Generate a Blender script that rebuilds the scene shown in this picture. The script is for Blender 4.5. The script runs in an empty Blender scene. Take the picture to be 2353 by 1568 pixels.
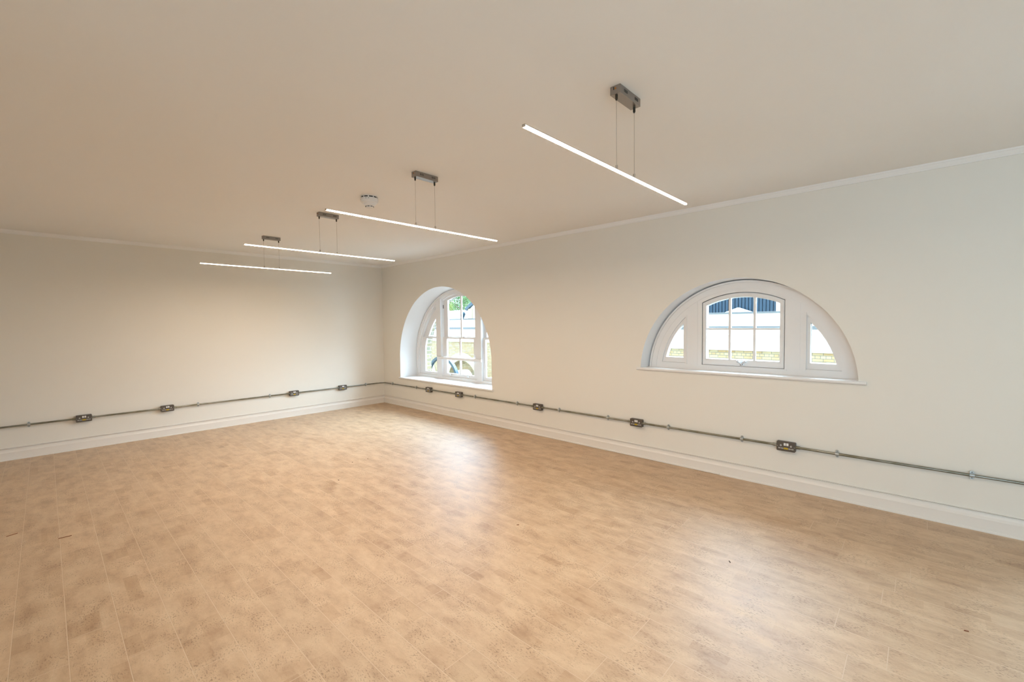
import bpy, bmesh, math, random
from mathutils import Vector, Matrix
from mathutils.geometry import tessellate_polygon
random.seed(7)
S = bpy.context.scene
C = S.collection
PI = math.pi

# ---------------------------------------------------------------- camera
F = Vector((-0.6836, 0.7287, -0.0403)); RT = Vector((0.7296, 0.6838, -0.0116)); UP = Vector((-0.0191, 0.0373, 0.9991))
cd = bpy.data.cameras.new('camera'); cam = bpy.data.objects.new('camera', cd); C.objects.link(cam)
M = Matrix((RT, UP, -F)).transposed().to_4x4(); M.translation = Vector((7.8584, -4.6206, 1.55))
cam.matrix_world = M
cd.sensor_width = 36.0; cd.sensor_fit = 'HORIZONTAL'; cd.lens = 1007.215 * 36 / 2353
cd.clip_start = 0.02; cd.clip_end = 300
S.camera = cam

# ---------------------------------------------------------------- light and exposure
SKY = 46.0; SKY_BACK = 10.0            # bright overcast sky
TUBE = 350.0         # warm white LED tubes
W = bpy.data.worlds.new('overcast_sky'); S.world = W; W.use_nodes = True
wn = W.node_tree.nodes; wl = W.node_tree.links
bg = wn['Background']
# hazy overcast sky, brighter on the side the arched windows look at (veiled sun), duller on the other
tc = wn.new('ShaderNodeTexCoord'); dp = wn.new('ShaderNodeVectorMath'); dp.operation = 'DOT_PRODUCT'
wl.new(tc.outputs['Generated'], dp.inputs[0]); dp.inputs[1].default_value = Vector((0.0, 0.86, 0.51)).normalized()
mr = wn.new('ShaderNodeMapRange'); mr.interpolation_type = 'SMOOTHSTEP'
mr.inputs[1].default_value = 0.52; mr.inputs[2].default_value = 1.0; mr.inputs[3].default_value = SKY_BACK; mr.inputs[4].default_value = SKY
wl.new(dp.outputs['Value'], mr.inputs[0]); wl.new(mr.outputs[0], bg.inputs[1]); bg.inputs[0].default_value = (0.60, 0.81, 1.0, 1)
S.view_settings.view_transform = 'Standard'; S.view_settings.look = 'None'
S.view_settings.exposure = 0.0; S.view_settings.gamma = 1.0
S.view_settings.use_curve_mapping = False

def portal(name, x, z, sx, sz, y):
    l = bpy.data.lights.new(name, 'AREA'); l.shape = 'RECTANGLE'; l.size = sx; l.size_y = sz
    l.cycles.is_portal = True
    o = bpy.data.objects.new(name, l); C.objects.link(o); o.location = (x, y, z)
    o.rotation_euler = (-PI/2, 0, 0)          # light enters towards -y
portal('portal_arched_window', 1.9, 1.35, 2.5, 1.8, 0.60)
for k_, xm_ in enumerate((9.15, 11.45)):
    portal('portal_added_front_window', xm_, 1.45, 1.7, 1.8, -6.85); bpy.context.scene.collection.objects[-1].rotation_euler = (PI/2, 0, 0)
portal('portal_lunette_window', 6.53, 1.5, 2.0, 1.1, 0.60)
portal('portal_added_side_window', 10.25, 1.35, 2.5, 1.8, 0.60)

# ---------------------------------------------------------------- materials
def mat(name, col, rough=0.5, metal=0.0, spec=0.5, emit=None, es=0.0):
    m = bpy.data.materials.new(name); m.use_nodes = True
    b = m.node_tree.nodes['Principled BSDF']
    b.inputs['Base Color'].default_value = (*col, 1); b.inputs['Roughness'].default_value = rough
    b.inputs['Metallic'].default_value = metal; b.inputs['Specular IOR Level'].default_value = spec
    if emit: b.inputs['Emission Color'].default_value = (*emit, 1); b.inputs['Emission Strength'].default_value = es
    return m

def N(m, t, **kw):
    n = m.node_tree.nodes.new(t)
    for k, v in kw.items(): setattr(n, k, v)
    return n

def paint(name, col, rough, bump=0.02, scale=220.0, var=0.012):
    m = mat(name, col, rough); nt = m.node_tree; b = nt.nodes['Principled BSDF']
    g = N(m, 'ShaderNodeNewGeometry'); n1 = N(m, 'ShaderNodeTexNoise'); n1.inputs['Scale'].default_value = scale; n1.inputs['Detail'].default_value = 3
    nt.links.new(g.outputs['Position'], n1.inputs['Vector'])
    bp = N(m, 'ShaderNodeBump'); bp.inputs['Strength'].default_value = bump; bp.inputs['Distance'].default_value = 0.002
    nt.links.new(n1.outputs['Fac'], bp.inputs['Height']); nt.links.new(bp.outputs[0], b.inputs['Normal'])
    n2 = N(m, 'ShaderNodeTexNoise'); n2.inputs['Scale'].default_value = 1.3; n2.inputs['Detail'].default_value = 2
    nt.links.new(g.outputs['Position'], n2.inputs['Vector'])
    mr = N(m, 'ShaderNodeMapRange'); mr.inputs[3].default_value = 1 - var; mr.inputs[4].default_value = 1 + var
    nt.links.new(n2.outputs['Fac'], mr.inputs[0])
    vm = N(m, 'ShaderNodeVectorMath', operation='SCALE'); vm.inputs[0].default_value = col
    nt.links.new(mr.outputs[0], vm.inputs['Scale']); nt.links.new(vm.outputs[0], b.inputs['Base Color'])
    return m

M_WALL = paint('cream_wall_paint', (0.82, 0.785, 0.715), 0.62, 0.12, 260)
M_CEIL = paint('matt_white_ceiling_paint', (0.87, 0.86, 0.84), 0.8, 0.08, 200)
M_TRIM = paint('white_satin_woodwork', (0.82, 0.775, 0.715), 0.38, 0.03, 90)
M_FRAME = paint('white_gloss_window_paint', (0.84, 0.83, 0.82), 0.33, 0.03, 90)
M_REVEAL = paint('white_reveal_paint', (0.84, 0.84, 0.84), 0.6, 0.05, 200)
M_CHROME = mat('polished_chrome', (0.72, 0.74, 0.78), 0.18, 1.0)
M_STEEL = mat('brushed_steel', (0.33, 0.31, 0.29), 0.36, 1.0)
M_ZINC = mat('zinc_plate', (0.50, 0.54, 0.55), 0.42, 0.9)
M_BOX = mat('grey_metalclad', (0.115, 0.10, 0.085), 0.42, 0.35)
M_BLACK = mat('black_plastic', (0.012, 0.012, 0.012), 0.4)
M_GLAND = mat('bronze_gland', (0.05, 0.042, 0.03), 0.35, 0.6)
M_WHITEP = mat('white_plastic', (0.80, 0.79, 0.77), 0.35)
M_YEL = mat('yellow_sticker', (0.62, 0.42, 0.02), 0.5)
M_CABLE = mat('steel_cable', (0.33, 0.30, 0.27), 0.5, 0.5)
M_ALU = mat('aluminium_profile', (0.62, 0.56, 0.50), 0.35, 0.9)
M_TUBE = mat('glowing_diffuser', (0.9, 0.88, 0.85), 0.4, emit=(1.0, 0.775, 0.565), es=TUBE)
M_TUBES = mat('glowing_diffuser_side', (0.9, 0.88, 0.85), 0.4, emit=(1.0, 0.93, 0.85), es=5.0)
M_ORANGE = mat('copper_screw', (0.55, 0.22, 0.05), 0.4, 0.7)
M_NICKEL = mat('brushed_nickel', (0.55, 0.47, 0.40), 0.35, 0.9)

def conduit_mat():
    m = mat('galvanised_conduit', (0.2, 0.2, 0.17), 0.34, 0.85); nt = m.node_tree; b = nt.nodes['Principled BSDF']
    g = N(m, 'ShaderNodeNewGeometry'); n = N(m, 'ShaderNodeTexNoise'); n.inputs['Scale'].default_value = 9; n.inputs['Detail'].default_value = 4
    nt.links.new(g.outputs['Position'], n.inputs['Vector'])
    r = N(m, 'ShaderNodeValToRGB'); r.color_ramp.elements[0].color = (0.19, 0.185, 0.135, 1); r.color_ramp.elements[1].color = (0.33, 0.34, 0.31, 1)
    r.color_ramp.elements[0].position = .35; r.color_ramp.elements[1].position = .7
    nt.links.new(n.outputs['Fac'], r.inputs[0]); nt.links.new(r.outputs[0], b.inputs['Base Color'])
    return m
M_COND = conduit_mat()

def floor_mat():
    m = mat('pale_cork_plank', (0.6, 0.5, 0.38), 0.35); nt = m.node_tree; L = nt.links.new; b = nt.nodes['Principled BSDF']
    g = N(m, 'ShaderNodeNewGeometry')
    mp = N(m, 'ShaderNodeMapping'); mp.inputs['Location'].default_value = (0.47, 4.599 + 0.1895 * 10, 0)
    L(g.outputs['Position'], mp.inputs['Vector'])
    def brick(w, h, mort, vec, off=0.37, freq=2, smooth=0.1):
        t = N(m, 'ShaderNodeTexBrick'); t.offset = off; t.offset_frequency = freq; t.squash = 1.0
        t.inputs['Scale'].default_value = 1; t.inputs['Brick Width'].default_value = w; t.inputs['Row Height'].default_value = h
        t.inputs['Mortar Size'].default_value = mort; t.inputs['Mortar Smooth'].default_value = smooth; t.inputs['Bias'].default_value = 0
        t.inputs['Color1'].default_value = (0, 0, 0, 1); t.inputs['Color2'].default_value = (1, 1, 1, 1); t.inputs['Mortar'].default_value = (0.5, 0.5, 0.5, 1)
        L(vec, t.inputs['Vector']); return t
    sp0 = N(m, 'ShaderNodeSeparateXYZ'); L(mp.outputs[0], sp0.inputs[0])
    d0 = N(m, 'ShaderNodeMath', operation='DIVIDE'); L(sp0.outputs[1], d0.inputs[0]); d0.inputs[1].default_value = 0.1895
    f0 = N(m, 'ShaderNodeMath', operation='FLOOR'); L(d0.outputs[0], f0.inputs[0])
    w0 = N(m, 'ShaderNodeTexWhiteNoise', noise_dimensions='1D'); L(f0.outputs[0], w0.inputs['W'])
    a0 = N(m, 'ShaderNodeMath', operation='MULTIPLY_ADD'); L(w0.outputs['Value'], a0.inputs[0]); a0.inputs[1].default_value = 1.22; L(sp0.outputs[0], a0.inputs[2])
    c0 = N(m, 'ShaderNodeCombineXYZ'); L(a0.outputs[0], c0.inputs[0]); L(sp0.outputs[1], c0.inputs[1])
    planks = brick(1.22, 0.1895, 0.0026, c0.outputs[0], 0.0, 2, 0.8)
    # a row-wise random slide so the printed blocks do not line up from plank to plank
    sp = N(m, 'ShaderNodeSeparateXYZ'); L(mp.outputs[0], sp.inputs[0])
    dv = N(m, 'ShaderNodeMath', operation='DIVIDE'); L(sp.outputs[1], dv.inputs[0]); dv.inputs[1].default_value = 0.1895 / 2
    fl = N(m, 'ShaderNodeMath', operation='FLOOR'); L(dv.outputs[0], fl.inputs[0])
    wn_ = N(m, 'ShaderNodeTexWhiteNoise', noise_dimensions='1D'); L(fl.outputs[0], wn_.inputs['W'])
    ad = N(m, 'ShaderNodeMath', operation='MULTIPLY_ADD'); L(wn_.outputs['Value'], ad.inputs[0]); ad.inputs[1].default_value = 3.7; L(sp.outputs[0], ad.inputs[2])
    cb = N(m, 'ShaderNodeCombineXYZ'); L(ad.outputs[0], cb.inputs[0]); L(sp.outputs[1], cb.inputs[1])
    blocks = brick(0.23, 0.1895 / 2, 0.0, cb.outputs[0], 0.5, 2)
    dv2 = N(m, 'ShaderNodeMath', operation='DIVIDE'); L(sp.outputs[1], dv2.inputs[0]); dv2.inputs[1].default_value = 0.1895 / 3
    fl2 = N(m, 'ShaderNodeMath', operation='FLOOR'); L(dv2.outputs[0], fl2.inputs[0])
    wn2 = N(m, 'ShaderNodeTexWhiteNoise', noise_dimensions='1D'); L(fl2.outputs[0], wn2.inputs['W'])
    ad2 = N(m, 'ShaderNodeMath', operation='MULTIPLY_ADD'); L(wn2.outputs['Value'], ad2.inputs[0]); ad2.inputs[1].default_value = 5.1; L(sp.outputs[0], ad2.inputs[2])
    cb2 = N(m, 'ShaderNodeCombineXYZ'); L(ad2.outputs[0], cb2.inputs[0]); L(sp.outputs[1], cb2.inputs[1])
    blocks2 = brick(0.17, 0.1895 / 3, 0.0, cb2.outputs[0], 0.43, 2)
    n1 = N(m, 'ShaderNodeTexNoise'); n1.inputs['Scale'].default_value = 6.5; n1.inputs['Detail'].default_value = 6; n1.inputs['Roughness'].default_value = 0.65
    mp2 = N(m, 'ShaderNodeMapping'); mp2.inputs['Scale'].default_value = (0.8, 1.7, 1); L(g.outputs['Position'], mp2.inputs['Vector']); L(mp2.outputs[0], n1.inputs['Vector'])
    n2 = N(m, 'ShaderNodeTexNoise'); n2.inputs['Scale'].default_value = 150; n2.inputs['Detail'].default_value = 4
    mp3 = N(m, 'ShaderNodeMapping'); mp3.inputs['Scale'].default_value = (0.45, 1, 1); mp3.inputs['Rotation'].default_value = (0, 0, 0.35)
    L(g.outputs['Position'], mp3.inputs['Vector']); L(mp3.outputs[0], n2.inputs['Vector'])
    # base tone
    base = N(m, 'ShaderNodeValToRGB'); e = base.color_ramp.elements
    e[0].position = 0.30; e[0].color = (0.44, 0.285, 0.165, 1); e[1].position = 0.62; e[1].color = (0.65, 0.475, 0.305, 1)
    x = base.color_ramp.elements.new(0.46); x.color = (0.565, 0.39, 0.24, 1)
    L(n1.outputs['Fac'], base.inputs[0])
    def ramp(src, a, b_, pa, pb):
        r = N(m, 'ShaderNodeMapRange'); r.clamp = True
        r.inputs[1].default_value = pa; r.inputs[2].default_value = pb; r.inputs[3].default_value = a; r.inputs[4].default_value = b_
        L(src, r.inputs[0]); return r.outputs[0]
    def mul(ca, fac_out, tint):
        mx = N(m, 'ShaderNodeMix', data_type='RGBA', blend_type='MULTIPLY'); L(fac_out, mx.inputs[0]); L(ca, mx.inputs[6]); mx.inputs[7].default_value = (*tint, 1); return mx.outputs[2]
    c = mul(base.outputs[0], ramp(blocks.outputs['Color'], 0.0, 0.6, 0.70, 1.0), (0.84, 0.78, 0.72))
    c = mul(c, ramp(blocks2.outputs['Color'], 0.0, 0.8, 0.86, 1.0), (0.82, 0.76, 0.70))
    c = mul(c, ramp(planks.outputs['Color'], 0.0, 0.5, 0.4, 1.0), (0.86, 0.85, 0.84))
    # dark cork specks, gathered in patches
    n3 = N(m, 'ShaderNodeTexNoise'); n3.inputs['Scale'].default_value = 7; n3.inputs['Detail'].default_value = 3; L(g.outputs['Position'], n3.inputs['Vector'])
    patch = ramp(n3.outputs['Fac'], 0.12, 1.0, 0.42, 0.64)
    speck = ramp(n2.outputs['Fac'], 0.0, 1.0, 0.535, 0.62)
    mm = N(m, 'ShaderNodeMath', operation='MULTIPLY'); L(patch, mm.inputs[0]); L(speck, mm.inputs[1])
    c = mul(c, mm.outputs[0], (0.56, 0.51, 0.47))
    sp2 = ramp(n2.outputs['Fac'], 0.55, 0.0, 0.34, 0.47)
    c = mul(c, sp2, (0.88, 0.85, 0.82))
    # pale bevelled joints
    mx = N(m, 'ShaderNodeMix', data_type='RGBA'); L(planks.outputs['Fac'], mx.inputs[0]); L(c, mx.inputs[6]); mx.inputs[7].default_value = (0.63, 0.475, 0.325, 1)
    L(mx.outputs[2], b.inputs['Base Color'])
    rr = ramp(n1.outputs['Fac'], 0.43, 0.53, 0.3, 0.7); L(rr, b.inputs['Roughness'])
    bp = N(m, 'ShaderNodeBump'); bp.inputs['Strength'].default_value = 0.25; bp.inputs['Distance'].default_value = 0.0015; bp.invert = True
    ml = N(m, 'ShaderNodeMath', operation='MULTIPLY_ADD'); L(mm.outputs[0], ml.inputs[0]); ml.inputs[1].default_value = 0.15; L(planks.outputs['Fac'], ml.inputs[2])
    L(ml.outputs[0], bp.inputs['Height']); L(bp.outputs[0], b.inputs['Normal'])
    b.inputs['Specular IOR Level'].default_value = 0.55
    b.inputs['Coat Weight'].default_value = 0.55; b.inputs['Coat Roughness'].default_value = 0.6; b.inputs['Coat IOR'].default_value = 1.5
    return m
M_FLOOR = floor_mat()

def brick_mat(name, c1, c2, mortar, along='x'):
    m = mat(name, c1, 0.85); nt = m.node_tree; L = nt.links.new; b = nt.nodes['Principled BSDF']
    g = N(m, 'ShaderNodeNewGeometry'); s = N(m, 'ShaderNodeSeparateXYZ'); L(g.outputs['Position'], s.inputs[0])
    c = N(m, 'ShaderNodeCombineXYZ')
    if along == 'x': L(s.outputs[0], c.inputs[0])
    else: L(s.outputs[1], c.inputs[0])
    L(s.outputs[2], c.inputs[1])
    mpp = N(m, 'ShaderNodeMapping'); mpp.inputs['Location'].default_value = (0.0, 3.6 + 0.02, 0); L(c.outputs[0], mpp.inputs['Vector'])
    t = N(m, 'ShaderNodeTexBrick'); t.offset = 0.5; t.squash = 0.5; t.squash_frequency = 2
    t.inputs['Scale'].default_value = 1; t.inputs['Brick Width'].default_value = 0.225; t.inputs['Row Height'].default_value = 0.075
    t.inputs['Mortar Size'].default_value = 0.006; t.inputs['Mortar Smooth'].default_value = 0.3
    t.inputs['Color1'].default_value = (*c1, 1); t.inputs['Color2'].default_value = (*c2, 1); t.inputs['Mortar'].default_value = (*mortar, 1)
    L(mpp.outputs[0], t.inputs['Vector'])
    n = N(m, 'ShaderNodeTexNoise'); n.inputs['Scale'].default_value = 6; n.inputs['Detail'].default_value = 5; L(g.outputs['Position'], n.inputs['Vector'])
    mr = N(m, 'ShaderNodeMapRange'); mr.inputs[3].default_value = 0.75; mr.inputs[4].default_value = 1.25; L(n.outputs['Fac'], mr.inputs[0])
    vm = N(m, 'ShaderNodeVectorMath', operation='SCALE'); L(t.outputs['Color'], vm.inputs[0]); L(mr.outputs[0], vm.inputs['Scale'])
    L(vm.outputs[0], b.inputs['Base Color'])
    bp = N(m, 'ShaderNodeBump'); bp.inputs['Distance'].default_value = 0.004; bp.invert = True; L(t.outputs['Fac'], bp.inputs['Height']); L(bp.outputs[0], b.inputs['Normal'])
    return m
M_BRICK = brick_mat('yellow_stock_brick', (0.30, 0.21, 0.105), (0.34, 0.29, 0.185), (0.13, 0.13, 0.12))
M_BRICKO = brick_mat('arch_brickwork', (0.16, 0.12, 0.06), (0.10, 0.10, 0.07), (0.35, 0.33, 0.30), 'y')
M_RENDER = paint('white_render', (0.72, 0.72, 0.70), 0.8, 0.1, 60)
M_STONE = paint('pale_buff_render', (0.32, 0.28, 0.20), 0.85, 0.2, 40, 0.08)
M_LEAD = paint('grey_lead', (0.10, 0.11, 0.12), 0.6, 0.1, 30, 0.1)
M_SLATE = paint('pale_grey_slate', (0.075, 0.08, 0.09), 0.6, 0.2, 14, 0.15)
M_BLUE = paint('steel_blue_paint', (0.007, 0.032, 0.055), 0.42, 0.1, 30, 0.1)
M_BLUEC = paint('dark_blue_boarding', (0.002, 0.020, 0.042), 0.55, 0.2, 30, 0.25)
M_GROUND = paint('courtyard_paving', (0.42, 0.41, 0.40), 0.9, 0.2, 20, 0.1)
M_LEAF = paint('green_leaves', (0.10, 0.17, 0.06), 0.6, 0.1, 20, 0.3)
M_LEAF2 = paint('yellow_green_leaves', (0.18, 0.22, 0.06), 0.6, 0.1, 20, 0.3)
M_BARK = paint('bark', (0.12, 0.09, 0.06), 0.9, 0.3, 20)

def glass_mat():
    m = bpy.data.materials.new('clear_glass'); m.use_nodes = True; nt = m.node_tree; nt.nodes.clear()
    o = N(m, 'ShaderNodeOutputMaterial'); mx = N(m, 'ShaderNodeMixShader'); t = N(m, 'ShaderNodeBsdfTransparent'); gl = N(m, 'ShaderNodeBsdfGlossy')
    gl.inputs['Roughness'].default_value = 0.02; t.inputs[0].default_value = (0.97, 0.985, 0.98, 1)
    fr = N(m, 'ShaderNodeLayerWeight'); fr.inputs['Blend'].default_value = 0.12
    nt.links.new(fr.outputs['Fresnel'], mx.inputs[0]); nt.links.new(t.outputs[0], mx.inputs[1]); nt.links.new(gl.outputs[0], mx.inputs[2]); nt.links.new(mx.outputs[0], o.inputs[0])
    return m
M_GLASS = glass_mat()

# ---------------------------------------------------------------- mesh helpers
def obj(name, bm, m, parent=None, smooth=False, loc=None):
    me = bpy.data.meshes.new(name)
    bmesh.ops.recalc_face_normals(bm, faces=bm.faces[:])
    bm.to_mesh(me); bm.free()
    if isinstance(m, (list, tuple)):
        for q in m: me.materials.append(q)
    else: me.materials.append(m)
    if smooth:
        for p in me.polygons: p.use_smooth = True
        me.set_sharp_from_angle(angle=math.radians(35))
    o = bpy.data.objects.new(name, me); C.objects.link(o)
    if parent: o.parent = parent
    if loc: o.location = loc
    return o

def tag(o, label=None, cat=None, group=None, kind=None):
    if label: o['label'] = label
    if cat: o['category'] = cat
    if group: o['group'] = group
    if kind: o['kind'] = kind
    return o

def thing(name, label, cat, loc=(0, 0, 0), rz=0, group=None, kind=None):
    o = bpy.data.objects.new(name, None); C.objects.link(o); o.location = loc; o.rotation_euler = (0, 0, rz)
    o.empty_display_size = 0.05
    return tag(o, label, cat, group, kind)

def struct(name, bm, m, smooth=False):
    return tag(obj(name, bm, m, smooth=smooth), kind='structure')

def B(): return bmesh.new()

def box(bm, x0, x1, y0, y1, z0, z1, bev=0.0, seg=2, mi=0):
    n0 = len(bm.faces)
    g = bmesh.ops.create_cube(bm, size=1.0)
    vs = g['verts']
    for v in vs:
        v.co = Vector((x0 + (v.co.x + .5) * (x1 - x0), y0 + (v.co.y + .5) * (y1 - y0), z0 + (v.co.z + .5) * (z1 - z0)))
    fs = {f for v in vs for f in v.link_faces}
    if mi:
        for f in fs: f.material_index = mi
    if bev:
        es = list({e for v in vs for e in v.link_edges})
        r = bmesh.ops.bevel(bm, geom=es, offset=bev, segments=seg, profile=0.5, affect='EDGES')
        if mi:
            for f in r['faces']: f.material_index = mi
    return bm

def cyl(bm, p0, p1, r, n=16, r2=None, cap=True):
    p0 = Vector(p0); p1 = Vector(p1); d = p1 - p0; L = d.length
    q = d.to_track_quat('Z', 'Y').to_matrix().to_4x4(); q.translation = (p0 + p1) / 2
    bmesh.ops.create_cone(bm, cap_ends=cap, cap_tris=False, segments=n, radius1=r, radius2=r if r2 is None else r2, depth=L, matrix=q)
    return bm

def sweep(bm, pts, r, n=14):
    rings = []
    for i, p in enumerate(pts):
        p = Vector(p); a = Vector(pts[max(i - 1, 0)]); b = Vector(pts[min(i + 1, len(pts) - 1)])
        d = (b - a).normalized(); u = Vector((0, 0, 1)); s = d.cross(u).normalized(); u2 = s.cross(d)
        rings.append([bm.verts.new(p + (s * math.cos(2 * PI * k / n) + u2 * math.sin(2 * PI * k / n)) * r) for k in range(n)])
    for A, Bq in zip(rings, rings[1:]):
        for k in range(n): bm.faces.new((A[k], A[(k + 1) % n], Bq[(k + 1) % n], Bq[k]))
    bm.faces.new(rings[0]); bm.faces.new(rings[-1][::-1])
    return bm

def lathe(bm, prof, n=32, c=(0, 0, 0)):
    rings = []
    for r, z in prof:
        rings.append([bm.verts.new((c[0] + r * math.cos(2 * PI * k / n), c[1] + r * math.sin(2 * PI * k / n), c[2] + z)) for k in range(n)] if r > 1e-6 else [bm.verts.new((c[0], c[1], c[2] + z))])
    for A, Bq in zip(rings, rings[1:]):
        for k in range(n):
            a0, a1 = A[k % len(A)], A[(k + 1) % len(A)]; b0, b1 = Bq[k % len(Bq)], Bq[(k + 1) % len(Bq)]
            vs = []
            for v in (a0, a1, b1, b0):
                if v not in vs: vs.append(v)
            if len(vs) > 2: bm.faces.new(vs)
    return bm

def extrude_profile(bm, prof, p0, p1, out, up=Vector((0, 0, 1)), m0=0.0, m1=0.0):
    """profile points (offset from wall, z) run from p0 to p1; m0/m1 mitre the ends by offset"""
    p0 = Vector(p0); p1 = Vector(p1); d = (p1 - p0).normalized(); out = Vector(out)
    a = [bm.verts.new(p0 + out * o + up * z + d * (o * m0)) for o, z in prof]
    b = [bm.verts.new(p1 + out * o + up * z - d * (o * m1)) for o, z in prof]
    n = len(prof)
    for k in range(n): bm.faces.new((a[k], a[(k + 1) % n], b[(k + 1) % n], b[k]))
    bm.faces.new(a); bm.faces.new(b[::-1])
    return bm

def plate(bm, outer, holes, y0, y1):
    """flat plate in the xz plane with holes, thickness from y0 to y1"""
    loops = [outer] + list(holes)
    tris = tessellate_polygon([[Vector((x, z, 0)) for x, z in l] for l in loops])
    flat = [p for l in loops for p in l]
    fv = [bm.verts.new((x, y0, z)) for x, z in flat]; bv = [bm.verts.new((x, y1, z)) for x, z in flat]
    for t in tris:
        try:
            bm.faces.new([fv[i] for i in t]); bm.faces.new([bv[i] for i in reversed(t)])
        except ValueError: pass
    k = 0
    for l in loops:
        n = len(l)
        for i in range(n):
            a, b = k + i, k + (i + 1) % n
            bm.faces.new((fv[a], fv[b], bv[b], bv[a]))
        k += n
    return bm

def region(xa, xb, za, zb, c, R, n=48):
    """part of a round-arched shape (centre c, radius R, straight below the springing) inside a rectangle"""
    cx, cz = c
    xa = max(xa, cx - R); xb = min(xb, cx + R)
    if za > cz:
        w = math.sqrt(max(R * R - (za - cz) ** 2, 0)); xa = max(xa, cx - w); xb = min(xb, cx + w)
    ta = math.acos(max(-1, min(1, (xa - cx) / R))); tb = math.acos(max(-1, min(1, (xb - cx) / R)))
    top = []
    for i in range(n + 1):
        t = ta + (tb - ta) * i / n; top.append((cx + R * math.cos(t), min(zb, cz + R * math.sin(t))))
    pts = [(xb, za), (xa, za)] + top
    out = []
    for p in pts:
        if not out or (abs(p[0] - out[-1][0]) + abs(p[1] - out[-1][1])) > 1e-5: out.append(p)
    if abs(out[0][0] - out[-1][0]) + abs(out[0][1] - out[-1][1]) < 1e-5: out.pop()
    return out

# ---------------------------------------------------------------- room shell
H = 2.715; XB = 12.6; YF = -6.6; T = 0.65
struct('floor', box(B(), -0.3, XB + 0.3, YF - 0.3, 0.0, -0.2, 0.0), M_FLOOR)
struct('ceiling', box(B(), -0.3, XB + 0.3, YF - 0.3, 0.02, H, H + 0.2), M_CEIL)
struct('wall_left', box(B(), -0.3, 0.0, YF - 0.3, T, 0.0, H), M_WALL)
struct('wall_back', box(B(), XB, XB + 0.3, YF - 0.3, T, 0.0, H), M_WALL)
WF = [(8.3, 10.0), (10.6, 12.3)]; WZ = (0.55, 2.35)  # unseen windows opposite, added to bring cool daylight to the right side
bm = B(); x = 0.0
for a, b in WF:
    box(bm, x, a, YF - 0.3, YF, 0.0, H); box(bm, a, b, YF - 0.3, YF, 0.0, WZ[0]); box(bm, a, b, YF - 0.3, YF, WZ[1], H); x = b
box(bm, x, XB, YF - 0.3, YF, 0.0, H)
struct('wall_front', bm, M_WALL)

NS = 96
def arch_pts(c, R, x0, x1, zb):
    """opening outline from bottom left, over the arch, to bottom right"""
    cx, cz = c; pts = []
    if zb < cz - 1e-4:
        pts = [(x0, zb + (cz - zb) * i / 6) for i in range(6)]
        a0, a1 = PI, 0.0
    else:
        a0 = PI - math.asin((zb - cz) / R); a1 = math.asin((zb - cz) / R)
    for i in range(NS + 1):
        t = a0 + (a1 - a0) * i / NS; pts.append((cx + R * math.cos(t), cz + R * math.sin(t)))
    if zb < cz - 1e-4: pts += [(x1, cz - (cz - zb) * (i + 1) / 6) for i in range(6)]
    return pts

WX3 = 10.25          # unseen third window past the right edge, added for its cool daylight
OPEN = [dict(f=arch_pts((1.845, 0.939), 1.249, 0.596, 3.094, 0.52), b=arch_pts((1.905, 0.905), 1.265, 0.64, 3.17, 0.52), e=arch_pts((1.905, 0.905), 1.205, 0.70, 3.11, 0.52), d=0.36),
        dict(f=arch_pts((6.499, 0.995), 0.975, 0, 0, 1.003), b=arch_pts((6.525, 0.985), 0.973, 0, 0, 1.003), e=arch_pts((6.527, 0.985), 0.965, 0, 0, 1.003), d=0.21),
        dict(f=arch_pts((WX3 - .06, 0.939), 1.249, WX3 - 1.309, WX3 + 1.189, 0.52), b=arch_pts((WX3, 0.905), 1.265, WX3 - 1.265, WX3 + 1.265, 0.52), e=arch_pts((WX3, 0.905), 1.205, WX3 - 1.205, WX3 + 1.205, 0.52), d=0.36)]

def pierced(bm, key, y, x0, x1, z0, z1):
    x = x0
    def quad(a, b, c, d): bm.faces.new([bm.verts.new((p[0], y, p[1])) for p in (a, b, c, d)])
    for o in OPEN:
        P = o[key]; xl, xr, zb = P[0][0], P[-1][0], P[0][1]
        quad((x, z0), (xl, z0), (xl, z1), (x, z1))
        quad((xl, z0), (xr, z0), (xr, zb), (xl, zb))
        for a, b in zip(P, P[1:]):
            if b[0] - a[0] > 1e-6: quad(a, b, (b[0], z1), (a[0], z1))
        x = xr
    quad((x, z0), (x1, z0), (x1, z1), (x, z1))

bm = B(); pierced(bm, 'f', 0.0, 0.0, XB, 0.0, H); bmesh.ops.remove_doubles(bm, verts=bm.verts[:], dist=1e-5)
struct('wall_right', bm, M_WALL)
bm = B(); pierced(bm, 'e', T, -14.0, 16.0, -3.6, 5.2); bmesh.ops.remove_doubles(bm, verts=bm.verts[:], dist=1e-5)
struct('wall_outside', bm, M_BRICK)

def loft(bm, P, Q, y0, y1, close=False):
    a = [bm.verts.new((x, y0, z)) for x, z in P]; b = [bm.verts.new((x, y1, z)) for x, z in Q]
    for i in range(len(P) - 1): bm.faces.new((a[i], a[i + 1], b[i + 1], b[i]))
    if close: bm.faces.new((a[-1], a[0], b[0], b[-1]))
    return bm
for i, o in enumerate(OPEN):
    r_ = struct('trim_%d' % (i + 1), loft(B(), o['f'], o['b'], 0.0, o['d']), M_REVEAL, smooth=True)
    # outside brick reveal behind the frame
    rb = loft(B(), o['b'], o['e'], o['d'] + 0.16, o['d'] + 0.16); 
    loft(rb, o['e'], o['e'], o['d'] + 0.10, T, close=True)
    struct('trim_%d' % (i + 11), rb, M_BRICKO, smooth=False)

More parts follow.
